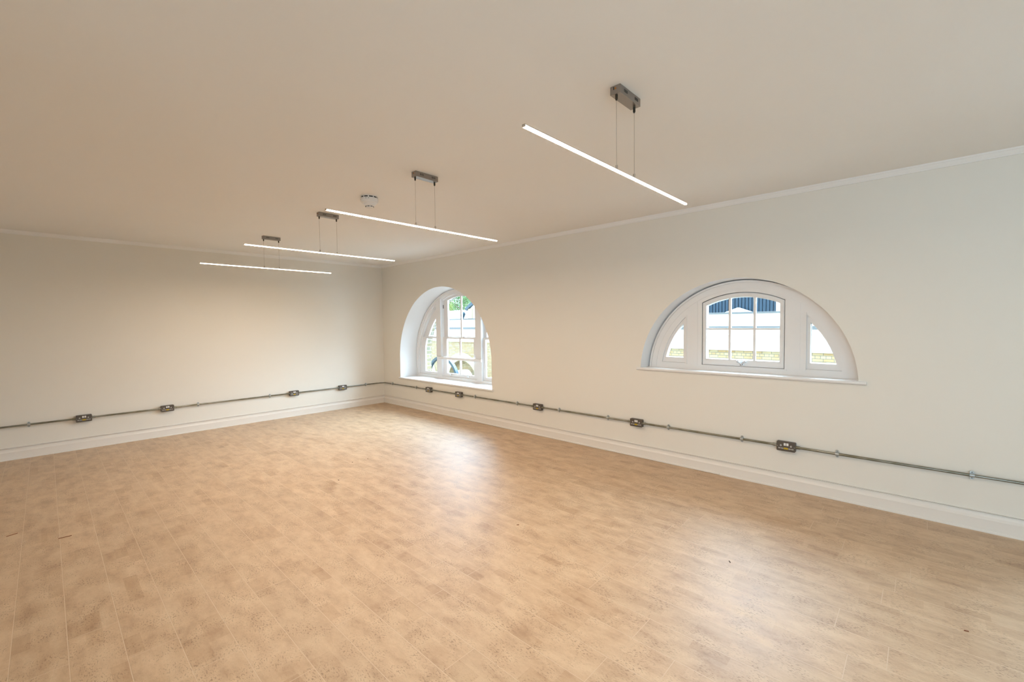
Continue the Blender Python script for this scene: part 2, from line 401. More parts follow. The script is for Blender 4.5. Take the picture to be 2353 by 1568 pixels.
# skirting, cornice, floor bead
SK = [(0, 0), (0, .147), (.007, .147), (.011, .1450), (.0115, .1430), (.003, .1420), (.003, .1395), (.0125, .1385), (.0125, .1350), (.004, .1340), (.004, .1315), (.0085, .108), (.013, .098), (.018, .091), (.018, 0)]
BD = [(.018, 0), (.018, .017), (.025, .017), (.029, .014), (.030, .010), (.030, 0)]
CR = [(0, H), (0, H - .044), (.010, H - .044), (.012, H - .036), (.018, H - .030), (.026, H - .018), (.030, H - .012), (.036, H - .012), (.040, H)]
struct('baseboard_right', extrude_profile(B(), SK, (0, 0, 0), (XB, 0, 0), (0, -1, 0), m0=1.0), M_TRIM)
struct('baseboard_left', extrude_profile(B(), SK, (0, 0, 0), (0, YF, 0), (1, 0, 0), m0=1.0), M_TRIM)
bd1 = [(a, b + (.002 if b == 0 else 0.002)) for a, b in BD]
struct('trim_4', extrude_profile(B(), bd1, (0, 0, 0), (6.386, 0, 0), (0, -1, 0), m0=1.0), M_TRIM)
struct('trim_5', extrude_profile(B(), BD, (6.389, 0, 0), (XB, 0, 0), (0, -1, 0)), M_TRIM)
struct('trim_6', extrude_profile(B(), [(a * .9 + .0018, b * .8) for a, b in BD], (0, 0, 0), (0, YF, 0), (1, 0, 0), m0=1.0), M_TRIM)
struct('trim_7', extrude_profile(B(), CR, (0, 0, 0), (XB, 0, 0), (0, -1, 0), m0=1.0), M_CEIL)
struct('trim_8', extrude_profile(B(), CR, (0, 0, 0), (0, YF, 0), (1, 0, 0), m0=1.0), M_CEIL)
for nm, a, b, out in (('baseboard_back', (XB, 0, 0), (XB, YF, 0), (-1, 0, 0)), ('baseboard_front', (0, YF, 0), (XB, YF, 0), (0, 1, 0))):
    struct(nm, extrude_profile(B(), SK, a, b, out), M_TRIM)

# ---------------------------------------------------------------- windows
def sill(parent, xa, xb, fa, fb, ba, bb, z, depth):
    """window board with a rounded nose and horns past the opening"""
    bm = B(); prof = []
    for k in range(9):
        t = PI / 2 * (k / 4.0) ; prof.append((-0.018 - 0.014 * math.sin(t), z - 0.014 + 0.014 * math.cos(t)))
    prof = [(0.0, z)] + prof + [(0.0, z - .028 - .004)]
    a = [bm.verts.new((xa, y, zz)) for y, zz in prof]; b = [bm.verts.new((xb, y, zz)) for y, zz in prof]
    n = len(prof)
    for k in range(n): bm.faces.new((a[k], a[(k + 1) % n], b[(k + 1) % n], b[k]))
    bm.faces.new(a); bm.faces.new(b[::-1])
    vs = []
    for zz in (z, z - .032): vs.append([bm.verts.new(p) for p in ((fa, 0, zz), (fb, 0, zz), (bb, depth, zz), (ba, depth, zz))])
    bm.faces.new(vs[0]); bm.faces.new(vs[1][::-1])
    for k in range(4): bm.faces.new((vs[0][k], vs[0][(k + 1) % 4], vs[1][(k + 1) % 4], vs[1][k]))
    return obj('window_sill', bm, M_FRAME, parent, smooth=True)

def ring(c, R0, R1, zb, n=72):
    """arched band open at the bottom, between radii R1 (inner) and R0 (outer)"""
    cx, cz = c
    def side(R):
        if zb < cz: p = [(cx - R, zb)] + [(cx - R * math.cos(PI * i / n), cz + R * math.sin(PI * i / n)) for i in range(n + 1)] + [(cx + R, zb)]
        else:
            t0 = math.asin((zb - cz) / R); p = [(cx - R * math.cos(t0 + (PI - 2 * t0) * i / n), cz + R * math.sin(t0 + (PI - 2 * t0) * i / n)) for i in range(n + 1)]
        return p
    return side(R0) + side(R1)[::-1]

def lunette(idx, dx=0.0):
    w = thing('window_%d' % idx, None, None, kind='structure')
    X = 6.528 + dx; c0 = (X, 0.985); Y = 0.15; Z = 1.035
    hl = region(X - .84, X - .538, 1.097, 3, c0, .826); hr = region(X + .538, X + .84, 1.097, 3, c0, .826)
    hc = region(X - .381, X + .381, 1.088, 3, (X, 1.0), .836)
    outer = region(X - 1, X + 1, Z, 3, c0, .966, 96)
    bm = plate(B(), outer, [hl, hr, hc], Y, Y + .05)
    # raised casing band, mullion faces and outer bead give the fine joint lines
    plate(bm, ring((X, .985), .945, .887, Z + .0), [], Y - .004, Y + .001)
    plate(bm, ring((X, .985), .966, .947, Z + .0), [], Y - .010, Y + .001)
    for s in (-1, 1):
        xa, xb = sorted((X + s * .424, X + s * .505))
        plate(bm, region(xa, xb, Z + .045, 3, c0, .880), [], Y - .003, Y + .001)
        xa, xb = sorted((X + s * .552, X + s * .538))
        box(bm, xa, xb, Y - .005, Y + .001, 1.085, 1.62)
    box(bm, X - .40, X + .40, Y - .005, Y + .001, 1.072, 1.086)
    obj('window_frame', bm, M_FRAME, w)
    # inner stop behind the opening light
    st = plate(B(), region(X - 1, X + 1, Z, 3, c0, .972, 96), [region(X - .335, X + .335, 1.157, 3, (X, 1.0), .785), region(X - .80, X - .584, 1.157, 3, c0, .793), region(X + .584, X + .80, 1.157, 3, c0, .793)], Y + .052, Y + .07)
    obj('frame_stop', st, M_FRAME, w)
    sc = plate(B(), region(X - .3745, X + .3745, 1.091, 3, (X, 1.0), .829), [region(X - .338, X + .338, 1.154, 3, (X, 1.0), .788)], Y + .008, Y + .05)
    plate(sc, region(X - .368, X + .368, 1.10, 3, (X, 1.0), .822), [region(X - .350, X + .350, 1.142, 3, (X, 1.0), .800)], Y + .002, Y + .009)
    s_ = obj('sash', sc, M_FRAME, w)
    gb = B()
    for xx in (X - .111, X + .118): plate(gb, region(xx - .011, xx + .011, 1.154, 3, (X, 1.0), .790), [], Y + .018, Y + .046)
    box(gb, X - .338, X + .338, Y + .020, Y + .044, 1.459, 1.476)
    obj('glazing_bar', gb, M_FRAME, s_)
    obj('pane', plate(B(), region(X - .345, X + .345, 1.15, 3, (X, 1.0), .795), [], Y + .034, Y + .038), M_GLASS, s_)
    for s in (-1, 1):
        if s < 0: a = region(X - .84, X - .5385, 1.098, 3, c0, .825); b = region(X - .80, X - .581, 1.154, 3, c0, .795)
        else: a = region(X + .5385, X + .84, 1.098, 3, c0, .825); b = region(X + .581, X + .80, 1.154, 3, c0, .795)
        sl = obj('side_light', plate(B(), a, [b], Y + .012, Y + .05), M_FRAME, w)
        obj('pane', plate(B(), b, [], Y + .034, Y + .038), M_GLASS, sl)
    sill(w, X - 1.042, X + 1.0, X - 1.002, X + .945, X - .976, X + .97, Z, .20)
    # chrome fastener with a two-winged grip
    fb = B(); fx = X + .012
    box(fb, fx - .019, fx + .019, Y - .006, Y + .006, 1.090, 1.118, .003)
    cyl(fb, (fx, Y - .006, 1.105), (fx, Y - .026, 1.105), .0075)
    cyl(fb, (fx, Y - .020, 1.100), (fx, Y - .020, 1.165), .0048, r2=.0028)
    for s in (-1, 1):
        cyl(fb, (fx, Y - .020, 1.118), (fx + s * .031, Y - .022, 1.142), .0050, r2=.0125)
        bmesh.ops.create_uvsphere(fb, u_segments=12, v_segments=8, radius=.0135, matrix=Matrix.Translation((fx + s * .032, Y - .022, 1.141)))
    obj('fastener', fb, M_CHROME, w, smooth=True)
    return w
lunette(2)

def big_arch(idx, dx=0.0):
    w = thing('window_%d' % idx, None, None, kind='structure')
    X = 1.905 + dx; c = (X, .905); Y = .34; Z = .55
    bm = B()
    plate(bm, ring(c, 1.257, 1.198, Z), [], Y, Y + .05)
    plate(bm, ring(c, 1.257, 1.236, Z), [], Y - .012, Y + .001)
    plate(bm, ring(c, 1.262, 1.175, Z), [], Y + .025, Y + .11)
    box(bm, X - 1.198, X + 1.198, Y + .006, Y + .11, Z, .598)
    box(bm, X - 1.198, X + 1.198, Y - .004, Y + .02, Z, .572)
    for s in (-1, 1):
        xa, xb = sorted((X + s * .472, X + s * .607))
        plate(bm, region(xa, xb, Z, 3, c, 1.21), [], Y - .002, Y + .11)
        plate(bm, region(xa, xb, .960, 3, c, 1.215), [], Y - .012, Y)
    obj('window_frame', bm, M_FRAME, w)
    rl = box(B(), 1.332 + dx, 2.522 + dx, Y - .030, Y - .003, .912, .957, .002)
    for xx in (1.365, 1.385, 2.475, 2.495): cyl(rl, (xx + dx, Y - .031, .934), (xx + dx, Y - .029, .934), .004, 10)
    obj('guard_rail', rl, M_FRAME, w)
    def sash(xa, xb, za, zb, R, ga, gb, gza, gzb, gR, y, bar=False):
        o = obj('sash', plate(B(), region(xa, xb, za, zb, c, R), [region(ga, gb, gza, gzb, c, gR)], y, y + .032), M_FRAME, w)
        if bar: obj('glazing_bar', plate(B(), region(X - .016, X + .016, gza - .003, gzb + (.003 if gzb < 2 else 1), c, gR + .003), [], y + .004, y + .028), M_FRAME, o)
        obj('pane', plate(B(), region(ga - .005, gb + .005, gza - .005, gzb + .005, c, gR + .005), [], y + .014, y + .018), M_GLASS, o)
        return o
    sash(X - 1.195, X - .607, .598, 1.312, 1.195, X - 1.03, X - .655, .655, 1.285, 1.045, Y + .040)
    sash(X - 1.195, X - .607, 1.285, 3, 1.195, X - 1.03, X - .655, 1.325, 3, 1.045, Y + .075)
    sash(X + .607, X + 1.195, .598, 1.312, 1.195, X + .655, X + 1.03, .655, 1.285, 1.045, Y + .040)
    sash(X + .607, X + 1.195, 1.285, 3, 1.195, X + .655, X + 1.03, 1.325, 3, 1.045, Y + .075)
    lo = sash(X - .472, X + .472, .598, 1.312, 1.195, X - .365, X + .365, .660, 1.285, 1.13, Y + .040, True)
    hi = sash(X - .472, X + .472, 1.285, 3, 1.195, X - .365, X + .365, 1.325, 3, 1.135, Y + .075, True)
    for xx in (1.655 + dx, 2.124 + dx):
        lb = box(B(), xx - .022, xx + .022, Y + .030, Y + .041, .622, .642, .003)
        box(lb, xx - .018, xx + .018, Y + .014, Y + .034, .632, .642, .003)
        cyl(lb, (xx - .022, Y + .032, .630), (xx - .022, Y + .022, .630), .006)
        obj('sash_lift', lb, M_CHROME, lo, smooth=True)
    lk = box(B(), 1.985 + dx, 2.035 + dx, Y + .042, Y + .066, 1.312, 1.322, .003); cyl(lk, (2.01 + dx, Y + .05, 1.32), (2.01 + dx, Y + .05, 1.338), .009)
    box(lk, 2.0 + dx, 2.04 + dx, Y + .044, Y + .054, 1.328, 1.336, .002)
    obj('sash_lock', lk, M_CHROME, lo, smooth=True)
    pl = box(B(), 1.4325 + dx, 1.436 + dx, Y + .052, Y + .064, 1.835, 1.90)
    obj('sash_pulley', pl, M_BLACK, w)
    sill(w, .575 + dx, 3.13 + dx, .597 + dx, 3.093 + dx, .645 + dx, 3.165 + dx, Z, .36)
    return w
big_arch(1)
big_arch(3, WX3 - 1.905)  # the added window out of view on the right

for k, (a, b) in enumerate(WF):  # frames and glass of the added, unseen front windows
    w = thing('window_%d' % (4 + k), None, None, kind='structure'); Y = YF - .2; mid = (a + b) / 2
    bm = B()
    for q in ((a, a + .07, *WZ), (b - .07, b, *WZ), (a + .07, b - .07, WZ[0], WZ[0] + .08), (a + .07, b - .07, WZ[1] - .07, WZ[1]), (a + .07, b - .07, 1.57, 1.62), (mid - .015, mid + .015, WZ[0] + .08, WZ[1] - .07)):
        box(bm, q[0], q[1], Y, Y + .06, q[2], q[3])
    obj('window_frame', bm, M_FRAME, w)
    obj('pane', box(B(), a + .06, b - .06, Y + .028, Y + .032, WZ[0] + .07, WZ[1] - .06), M_GLASS, w)
    obj('window_sill', box(B(), a - .03, b + .03, YF - .14, YF + .03, WZ[0] - .03, WZ[0] + .001, .004), M_FRAME, w)
# ---------------------------------------------------------------- pendant lights
def copy_tree(o, parent=None):
    c = o.copy(); C.objects.link(c)
    if parent: c.parent = parent
    for ch in list(o.children): copy_tree(ch, c)
    return c

def pendant(x):
    t = thing('pendant_light', '', 'pendant light', (x, -2.55, H), 0, 'linear pendant lights along the ceiling')
    ZB = -.041
    bm = B(); box(bm, -.028, .028, -.105, .105, ZB, 0, .0015, 2)
    cn = obj('canopy_box', bm, M_STEEL, t)
    for sx in (.0279, -.0279):
        for y0 in (-.066, .044):
            for k in range(5):
                v = B(); box(v, sx - .0009, sx + .0009, y0 + k * .0075, y0 + k * .0075 + .0034, -.026, -.012); obj('vent_slot', v, M_BLACK, cn)
    v = B(); box(v, -.010, -.005, -.1058, -.104, -.020, -.006); obj('end_slot', v, M_BLACK, cn)
    s = B(); cyl(s, (.002, -.1045, -.015), (.002, -.1062, -.015), .0045)
    obj('screw', s, M_ORANGE, cn)
    for y in (-.092, .090):
        g = B(); cyl(g, (0, y, ZB + .001), (0, y, ZB - .022), .0065); cyl(g, (0, y, ZB - .022), (0, y, ZB - .027), .0045)
        gl = obj('cable_gland', g, M_GLAND, t, smooth=True)
        wb = B(); cyl(wb, (0, y, ZB - .02), (0, y, -.388), .0009, 8)
        obj('suspension_cable', wb, M_CABLE, t)
        k = B(); cyl(k, (0, y, -.385), (0, y, -.4055), .0062)
        obj('cable_clamp', k, M_NICKEL, t, smooth=True)
    L0, L1 = -.79, .785
    hs = B(); box(hs, -.0078, .0078, L0, L1, -.4078, -.4045, .0006, 1)
    obj('aluminium_housing', hs, M_ALU, t)
    d = B(); prof = [(-.0072, -.4075), (-.0072, -.4140), (-.0062, -.4150), (.0062, -.4150), (.0072, -.4140), (.0072, -.4075)]
    a = [d.verts.new((px, L0 + .004, pz)) for px, pz in prof]; b = [d.verts.new((px, L1 - .004, pz)) for px, pz in prof]
    for i in range(len(prof)):
        f = d.faces.new((a[i], a[(i + 1) % 6], b[(i + 1) % 6], b[i])); f.material_index = 0 if i == 2 else 1
    d.faces.new(a).material_index = 1; d.faces.new(b[::-1]).material_index = 1
    obj('glowing_diffuser', d, [M_TUBE, M_TUBES], t)
    for y in (L0, L1 - .004):
        e = B(); box(e, -.0080, .0080, y, y + .004, -.4148, -.4043, .0006, 1); obj('end_cap', e, M_ALU, t)
    return t
lampL = ['nearest linear pendant light, hanging over the room opposite the half-round window',
         'second linear pendant light from the camera, its canopy right of the smoke alarm',
         'third linear pendant light, its canopy behind the left tip of the second tube',
         'farthest linear pendant light, hanging in front of the left wall']
p0 = pendant(6.73)
for x, l in zip((6.73, 5.008, 3.30, 1.625), lampL):
    o = p0 if x == 6.73 else copy_tree(p0)
    o.location.x = x; o['label'] = l

# smoke detector
sd = thing('smoke_detector', 'white round smoke detector with stepped body on the ceiling between two pendant lights', 'smoke alarm', (4.155, -2.55, H))
obj('detector_base', lathe(B(), [(0, 0), (.074, 0), (.074, -.004), (.068, -.004), (.068, -.016), (.077, -.016), (.078, -.020), (.076, -.050), (.0, -.050)], 40), M_WHITEP, sd, smooth=True)
db = B()
for k in range(10):
    a0 = 2 * PI * k / 10 + .08; a1 = a0 + 2 * PI / 10 - .16
    pts = [(a0 + (a1 - a0) * i / 6) for i in range(7)]
    lo = [db.verts.new((.0705 * math.cos(a), .0705 * math.sin(a), -.016)) for a in pts]; hi = [db.verts.new((.0705 * math.cos(a), .0705 * math.sin(a), -.003)) for a in pts]
    for i in range(6): db.faces.new((lo[i], lo[i + 1], hi[i + 1], hi[i]))
obj('base_gap', db, M_BLACK, sd)
obj('detector_head', lathe(B(), [(0, -.049), (.070, -.049), (.068, -.056), (.054, -.062), (.052, -.072), (.044, -.078), (.036, -.082), (.033, -.096), (.024, -.102), (0, -.103)], 40), M_WHITEP, sd, smooth=True)
def block(mtx, name):
    ds = B(); bmesh.ops.create_cube(ds, size=1, matrix=mtx); obj(name, ds, M_BLACK, sd)
for k in range(8):
    a = 2 * PI * k / 8; block(Matrix.Rotation(a, 4, 'Z') @ Matrix.Translation((.0345, 0, -.0885)) @ Matrix.Diagonal((.006, .017, .0045, 1)), 'smoke_slot')
for a in (-2.0, -.9, -.6): block(Matrix.Rotation(a, 4, 'Z') @ Matrix.Translation((.0762, 0, -.028)) @ Matrix.Diagonal((.004, .012, .003, 1)), 'base_mark')

# ---------------------------------------------------------------- conduit, saddles, sockets
ZC = .401; DC = .028; RC = .0105
RS = [1.53, 2.345, 4.023, 5.49, 6.968]
LS = [-4.315, -3.463, -1.738, -.878]
SW = .0735
def pipe(pts, label, ends):
    t = thing('conduit_pipe', label, 'conduit', (0, 0, 0), 0, 'conduit runs between the sockets')
    obj('pipe', sweep(B(), pts, RC, 16), M_COND, t, smooth=True)
    for p, d in ends:
        p = Vector(p); d = Vector(d)
        bm = B(); cyl(bm, p, p + d * .034, .0135, 16); cyl(bm, p, p + d * .008, .0165, 6)
        obj('coupler', bm, M_COND, t, smooth=True)
    return t
Rb = .11
corner = [(DC, LS[-1] + SW, ZC), (DC, -DC - Rb - .02, ZC)] + [(DC + Rb - Rb * math.cos(a), -DC - Rb + Rb * math.sin(a), ZC) for a in [PI / 2 * i / 14 for i in range(15)]] + [(RS[0] - SW, -DC, ZC)]
pipe(corner, 'galvanised conduit bending round the room corner beneath the arched window', [((DC, LS[-1] + SW, ZC), (0, 1, 0)), ((RS[0] - SW, -DC, ZC), (-1, 0, 0))])
rl = ['short galvanised conduit between the two sockets under the arched window',
      'galvanised conduit on the window wall from the arched window to the middle socket',
      'galvanised conduit on the window wall left of the socket below the half-round window\'s left end',
      'galvanised conduit directly below the half-round window, between two sockets']
for a, b, l in zip(RS, RS[1:], rl):
    pipe([(a + SW, -DC, ZC), (b - SW, -DC, ZC)], l, [((a + SW, -DC, ZC), (1, 0, 0)), ((b - SW, -DC, ZC), (-1, 0, 0))])
pipe([(RS[-1] + SW, -DC, ZC), (XB - .02, -DC, ZC)], 'galvanised conduit leaving the nearest socket and running out of the right edge', [((RS[-1] + SW, -DC, ZC), (1, 0, 0))])
ll = ['galvanised conduit on the left wall between its two leftmost sockets', 'long galvanised conduit in the middle of the left wall', 'galvanised conduit joining the two left wall sockets nearest the corner']
for a, b, l in zip(LS, LS[1:], ll):
    pipe([(DC, a + SW, ZC), (DC, b - SW, ZC)], l, [((DC, a + SW, ZC), (0, 1, 0)), ((DC, b - SW, ZC), (0, -1, 0))])
pipe([(DC, YF + .02, ZC), (DC, LS[0] - SW, ZC)], 'galvanised conduit at the left edge of the picture, left of the leftmost socket', [((DC, LS[0] - SW, ZC), (0, -1, 0))])

def saddle():
    t = thing('pipe_saddle', '', 'pipe clip', (0, 0, 0), 0, 'zinc saddles holding the conduit')
    bm = B(); hw = .0125
    # base plate, two rounded lugs, hoop over the pipe ; local frame: x along pipe, -y into the room
    def lug(s):
        pts = [(-hw, s * .010), (hw, s * .010)] + [(hw * math.cos(a), s * (.0195 + hw * math.sin(a))) for a in [PI * i / 10 for i in range(11)]]
        pts = [(-hw, s * .010), (hw, s * .010)] + [(hw * math.cos(a), s * (.0195 + hw * math.sin(a))) for a in [PI * i / 10 for i in range(11)]]
        plate(bm, pts, [], -.0175, -.014)
    lug(1); lug(-1)
    n = 12; A = []; Bq = []
    for i in range(n + 1):
        a = -PI / 2 + PI * i / n
        for R, Lq in ((RC + .0008, A), (RC + .0026, Bq)):
            Lq.append([bm.verts.new((x, -DC - R * math.cos(a), R * math.sin(a))) for x in (-hw, hw)])
    for i in range(n):
        for Lq in (A, Bq): bm.faces.new((Lq[i][0], Lq[i][1], Lq[i + 1][1], Lq[i + 1][0]))
        for k in (0, 1): bm.faces.new((A[i][k], Bq[i][k], Bq[i + 1][k], A[i + 1][k]))
    for s in (-1, 1): box(bm, -hw, hw, -.026, -.0165, *sorted((s * .0115, s * .0140)))
    obj('strap', bm, M_ZINC, t)
    bb = B(); plate(bb, [(.013 * math.cos(a), .02 * math.sin(a)) for a in [2 * PI * i / 20 for i in range(20)]], [], -.014, 0)
    obj('spacer_plate', bb, M_ZINC, t)
    for s in (-1, 1):
        k = B(); cyl(k, (0, -.0174, s * .021), (0, -.0186, s * .021), .0032, 12); obj('screw', k, M_GLAND, t)
    return t
sd0 = saddle()
sR = [(.338, 'zinc saddle on the window wall nearest the room corner'), (1.134, 'zinc saddle left of the sockets under the arched window'),
      (2.729, 'zinc saddle just right of the two sockets under the arched window'), (3.631, 'zinc saddle left of the middle window wall socket, right of the arched window'),
      (4.381, 'zinc saddle just right of the middle window wall socket'), (5.111, 'zinc saddle on the conduit just left of the socket under the half-round window\'s left end'),
      (5.859, 'zinc saddle on the conduit under the left half of the half-round window'), (6.594, 'zinc saddle under the half-round window centre, left of the nearest socket'),
      (7.343, 'zinc saddle on the conduit just right of the nearest socket'), (8.140, 'rightmost zinc saddle, on the conduit near the right edge')]
sL = [(-4.79, 'zinc saddle at the far left, left of the leftmost socket'), (-3.098, 'zinc saddle just right of the second socket from the left'),
      (-2.118, 'zinc saddle left of the third socket on the left wall'), (-.411, 'zinc saddle on the left wall nearest the room corner')]
first = True
for x, l in sR:
    o = sd0 if first else copy_tree(sd0); first = False
    o.location = (x, 0, ZC); o['label'] = l
for y, l in sL:
    o = copy_tree(sd0); o.location = (0, y, ZC); o.rotation_euler = (0, 0, PI / 2); o['label'] = l

def socket():
    t = thing('double_socket', '', 'power socket', (0, 0, 0), 0, 'metal-clad double sockets on the conduit')
    hw, hh, D = SW, .043, .046
    bk = B(); box(bk, -hw, hw, -D + .005, 0, -hh, hh, .008, 3); obj('back_box', bk, M_BOX, t, smooth=True)
    f = B()
    def rr(w, h, r, n=6): return [(cx + r * math.cos(a0 + PI / 2 * i / n), cz + r * math.sin(a0 + PI / 2 * i / n)) for cx, cz, a0 in ((w - r, h - r, 0), (-w + r, h - r, PI / 2), (-w + r, -h + r, PI), (w - r, -h + r, 3 * PI / 2)) for i in range(n + 1)]
    plate(f, rr(hw + .0005, hh + .0005, .009), [], -D, -D + .006); fp = obj('face_plate', f, M_BOX, t)
    for x in (-.0085, .0125):
        k = B(); box(k, x - .0085, x + .0085, -D - .0045, -D + .001, .008, .032, .002)
        obj('rocker_switch', k, M_WHITEP, t)
    for s in (-1, 1):
        X = s * .040
        k = B(); plate(k, [(X + .0065 * math.cos(a), .007 + .0080 * math.sin(a)) for a in [2 * PI * i / 20 for i in range(20)]], [[(X + .0033 * math.cos(a), .007 + .0048 * math.sin(a)) for a in [2 * PI * i / 12 for i in range(12)]]], -D - .0012, -D)
        for q in (-1, 1):
            cx = X + q * .0125; w = .0068; h = .0042
            plate(k, [(cx - w, -.018 - h), (cx + w, -.018 - h), (cx + w, -.018 + h), (cx - w, -.018 + h)], [[(cx - w + .0022, -.018 - h + .0018), (cx + w - .0022, -.018 - h + .0018), (cx + w - .0022, -.018 + h - .0018), (cx - w + .0022, -.018 + h - .0018)]], -D - .0012, -D)
        box(k, X - .006, X + .006, -D - .0012, -D, -.0190, -.0170)
        obj('shutter_rim', k, M_WHITEP, t)
        k = B(); cyl(k, (X, -D - .0006, .007), (X, -D + .002, .007), .0036, 12)
        for q in (-1, 1): box(k, X + q * .0125 - .0045, X + q * .0125 + .0045, -D - .0006, -D + .002, -.0200, -.0158)
        obj('pin_hole', k, M_BLACK, t)
        k = B(); cyl(k, (s * .066, -D - .0010, 0), (s * .066, -D + .001, 0), .0022, 10); obj('screw', k, M_ZINC, t)
    k = B(); box(k, -.0165, .0165, -D - .0008, -D + .001, -.0255, -.0105); obj('sticker', k, M_YEL, t)
    k = B()
    for j in range(3): box(k, -.012 + j * .007, -.008 + j * .008, -D - .0011, -D - .0006, -.0200 - .0018 * (j % 2), -.0180 - .0018 * (j % 2))
    obj('sticker_print', k, M_GLAND, t)
    return t
s0 = socket()
soR = ['metal-clad double socket on the window wall nearest the room corner', 'metal-clad double socket under the arched window, second from the corner',
       'metal-clad double socket on the blank wall between the two windows', 'metal-clad double socket below the left end of the half-round window', 'largest, nearest metal-clad double socket, under the right of the half-round window']
soL = ['metal-clad double socket at the far left of the left wall', 'metal-clad double socket second from the left on the left wall',
       'metal-clad double socket third from the left, far down the left wall', 'metal-clad double socket on the left wall nearest the room corner']
first = True
for x, l in zip(RS, soR):
    o = s0 if first else copy_tree(s0); first = False
    o.location = (x, 0, .399); o['label'] = l
for y, l in zip(LS, soL):
    o = copy_tree(s0); o.location = (0, y, .398); o.rotation_euler = (0, 0, PI / 2); o['label'] = l

# small scraps left on the floor
M_SCRAP = mat('rusty_scrap', (0.22, 0.07, 0.03), 0.7); M_DIRT = mat('dark_dirt', (0.04, 0.03, 0.02), 0.8)
SCRAPS = [(3.617, -2.661, .016, .4, M_DIRT, 'tiny dark chip on the floor in the middle of the room, nearest of three'),
          (3.181, -2.294, .011, 1.2, M_DIRT, 'tiny dark chip on the floor, middle of the three far chips'),
          (3.194, -2.114, .011, .2, M_DIRT, 'tiny dark chip on the floor, closest to the arched window'),
          (5.615, -2.187, .020, .9, M_SCRAP, 'small reddish-brown flake on the floor in the centre foreground'),
          (2.882, -4.844, .060, 1.9, M_SCRAP, 'thin rusty sliver on the floor at the far left edge'),
          (3.237, -4.572, .070, 1.5, M_SCRAP, 'thin rusty sliver on the floor right of another sliver, far left'),
          (6.98, -1.662, .022, 2.2, M_DIRT, 'small dark fleck on the floor in front of the half-round window'),
          (8.044, -1.553, .018, .3, M_SCRAP, 'small brown fleck on the floor near the lower right corner')]
for x, y, L_, a, m_, l in SCRAPS:
    bm = B(); box(bm, -L_ / 2, L_ / 2, -.003, .003, 0, .003, .001, 1)
    o = obj('floor_scrap', bm, m_); o.location = (x, y, 0); o.rotation_euler = (0, 0, a); tag(o, l, 'scrap')

# ---------------------------------------------------------------- outside: courtyard and opposite range
GZ = -3.6
struct('ground', box(B(), -30, 30, T + .002, 40, GZ - .2, GZ), M_GROUND)
FY = 8.5
ob = thing('opposite_building', 'long yellow brick building with white parapet across the courtyard', 'building', (0, FY, GZ))
def Bo(*a): return box(B(), *a)
def rel(bm):  # world coordinates to the building's own frame
    bmesh.ops.translate(bm, verts=bm.verts[:], vec=(0, -FY, -GZ)); return bm
NX = [-10.9, -7.63, -4.36, -1.09, 2.18, 5.45]
holes = [region(x - 1.0, x + 1.0, -2.9, 3, (x, -1.13), .99, 32) for x in NX]
bm = B(); plate(bm, [(-22, GZ), (12, GZ), (12, .73), (-22, .73)], holes, FY, FY + .25); box(bm, -22, 12, FY + .25, FY + .6, GZ, .73)
obj('brick_wall', rel(bm), M_BRICK, ob)
for x in NX:
    obj('arch_ring', rel(plate(B(), ring((x, -1.13), 1.36, 1.0, -1.6, 32), [], FY - .03, FY + .02)), M_STONE, ob)
obj('fascia_band', rel(Bo(-22, 12, FY - .06, FY + .6, .73, 1.06)), M_RENDER, ob)
obj('cornice', rel(box(Bo(-22, 12, FY - .22, FY + .6, 1.16, 1.31), -22, 12, FY - .12, FY + .6, 1.06, 1.16)), M_RENDER, ob)
obj('lead_flashing', rel(Bo(-22, 12, FY - .25, FY + .6, 1.31, 1.40)), M_LEAD, ob)
obj('parapet', rel(Bo(-22, 12, FY + .0, FY + .6, 1.40, 1.74)), M_RENDER, ob)
obj('coping', rel(Bo(-22, 12, FY - .03, FY + .65, 1.74, 1.79)), M_LEAD, ob)
rf = B(); v = [rf.verts.new(p) for p in ((-22, FY + .65, 1.79), (-7.45, FY + .65, 1.79), (-7.45, FY + 3.4, 2.34), (-22, FY + 3.4, 2.34), (-22, FY + 3.4, 1.6), (-7.45, FY + 3.4, 1.6), (-22, FY + .65, 1.6), (-7.45, FY + .65, 1.6))]
for q in ((0, 1, 2, 3), (3, 2, 5, 4), (6, 7, 1, 0), (6, 4, 5, 7), (0, 3, 4, 6), (1, 7, 5, 2)): rf.faces.new([v[i] for i in q])
obj('slate_roof', rel(rf), M_SLATE, ob)
rl_ = B(); bmesh.ops.create_uvsphere(rl_, u_segments=20, v_segments=10, radius=.22, matrix=Matrix.Translation((-8.9, FY + 2.2, 2.22)) @ Matrix.Diagonal((1, 1, .5, 1)))
obj('roof_dome', rel(rl_), M_BLUE, ob, smooth=True)

def Gw(bm):   # local to the gable, moved into the building's frame
    bmesh.ops.translate(bm, verts=bm.verts[:], vec=(-5.85, 0, 1.79 - GZ)); return bm
obj('gable_face', Gw(plate(B(), [(-1.25, 0), (1.25, 0), (1.25, .42), (0, 1.13), (-1.25, .42)], [], .02, .5)), M_RENDER, ob)
vb = B()
for s in (-1, 1):
    plate(vb, [(s * q[0], q[1]) for q in ((-1.36, .36), (0, 1.13), (0, 1.30), (-1.42, .48))], [], -.08, .55)
obj('verge_board', Gw(vb), M_BLUE, ob)
obj('corner_pier', Gw(Bo(-1.25, -1.0, -.05, .02, 0, .44)), M_STONE, ob)
hb = B(); cyl(hb, (-1.47, -.14, .06), (-1.47, -.14, .20), .05, 16, r2=.105); bmesh.ops.create_uvsphere(hb, u_segments=16, v_segments=8, radius=.105, matrix=Matrix.Translation((-1.47, -.14, .21)))
cyl(hb, (-1.47, -.14, 0), (-1.47, -.14, .08), .035, 12)
obj('rainwater_hopper', Gw(hb), M_BLUE, ob, smooth=True)

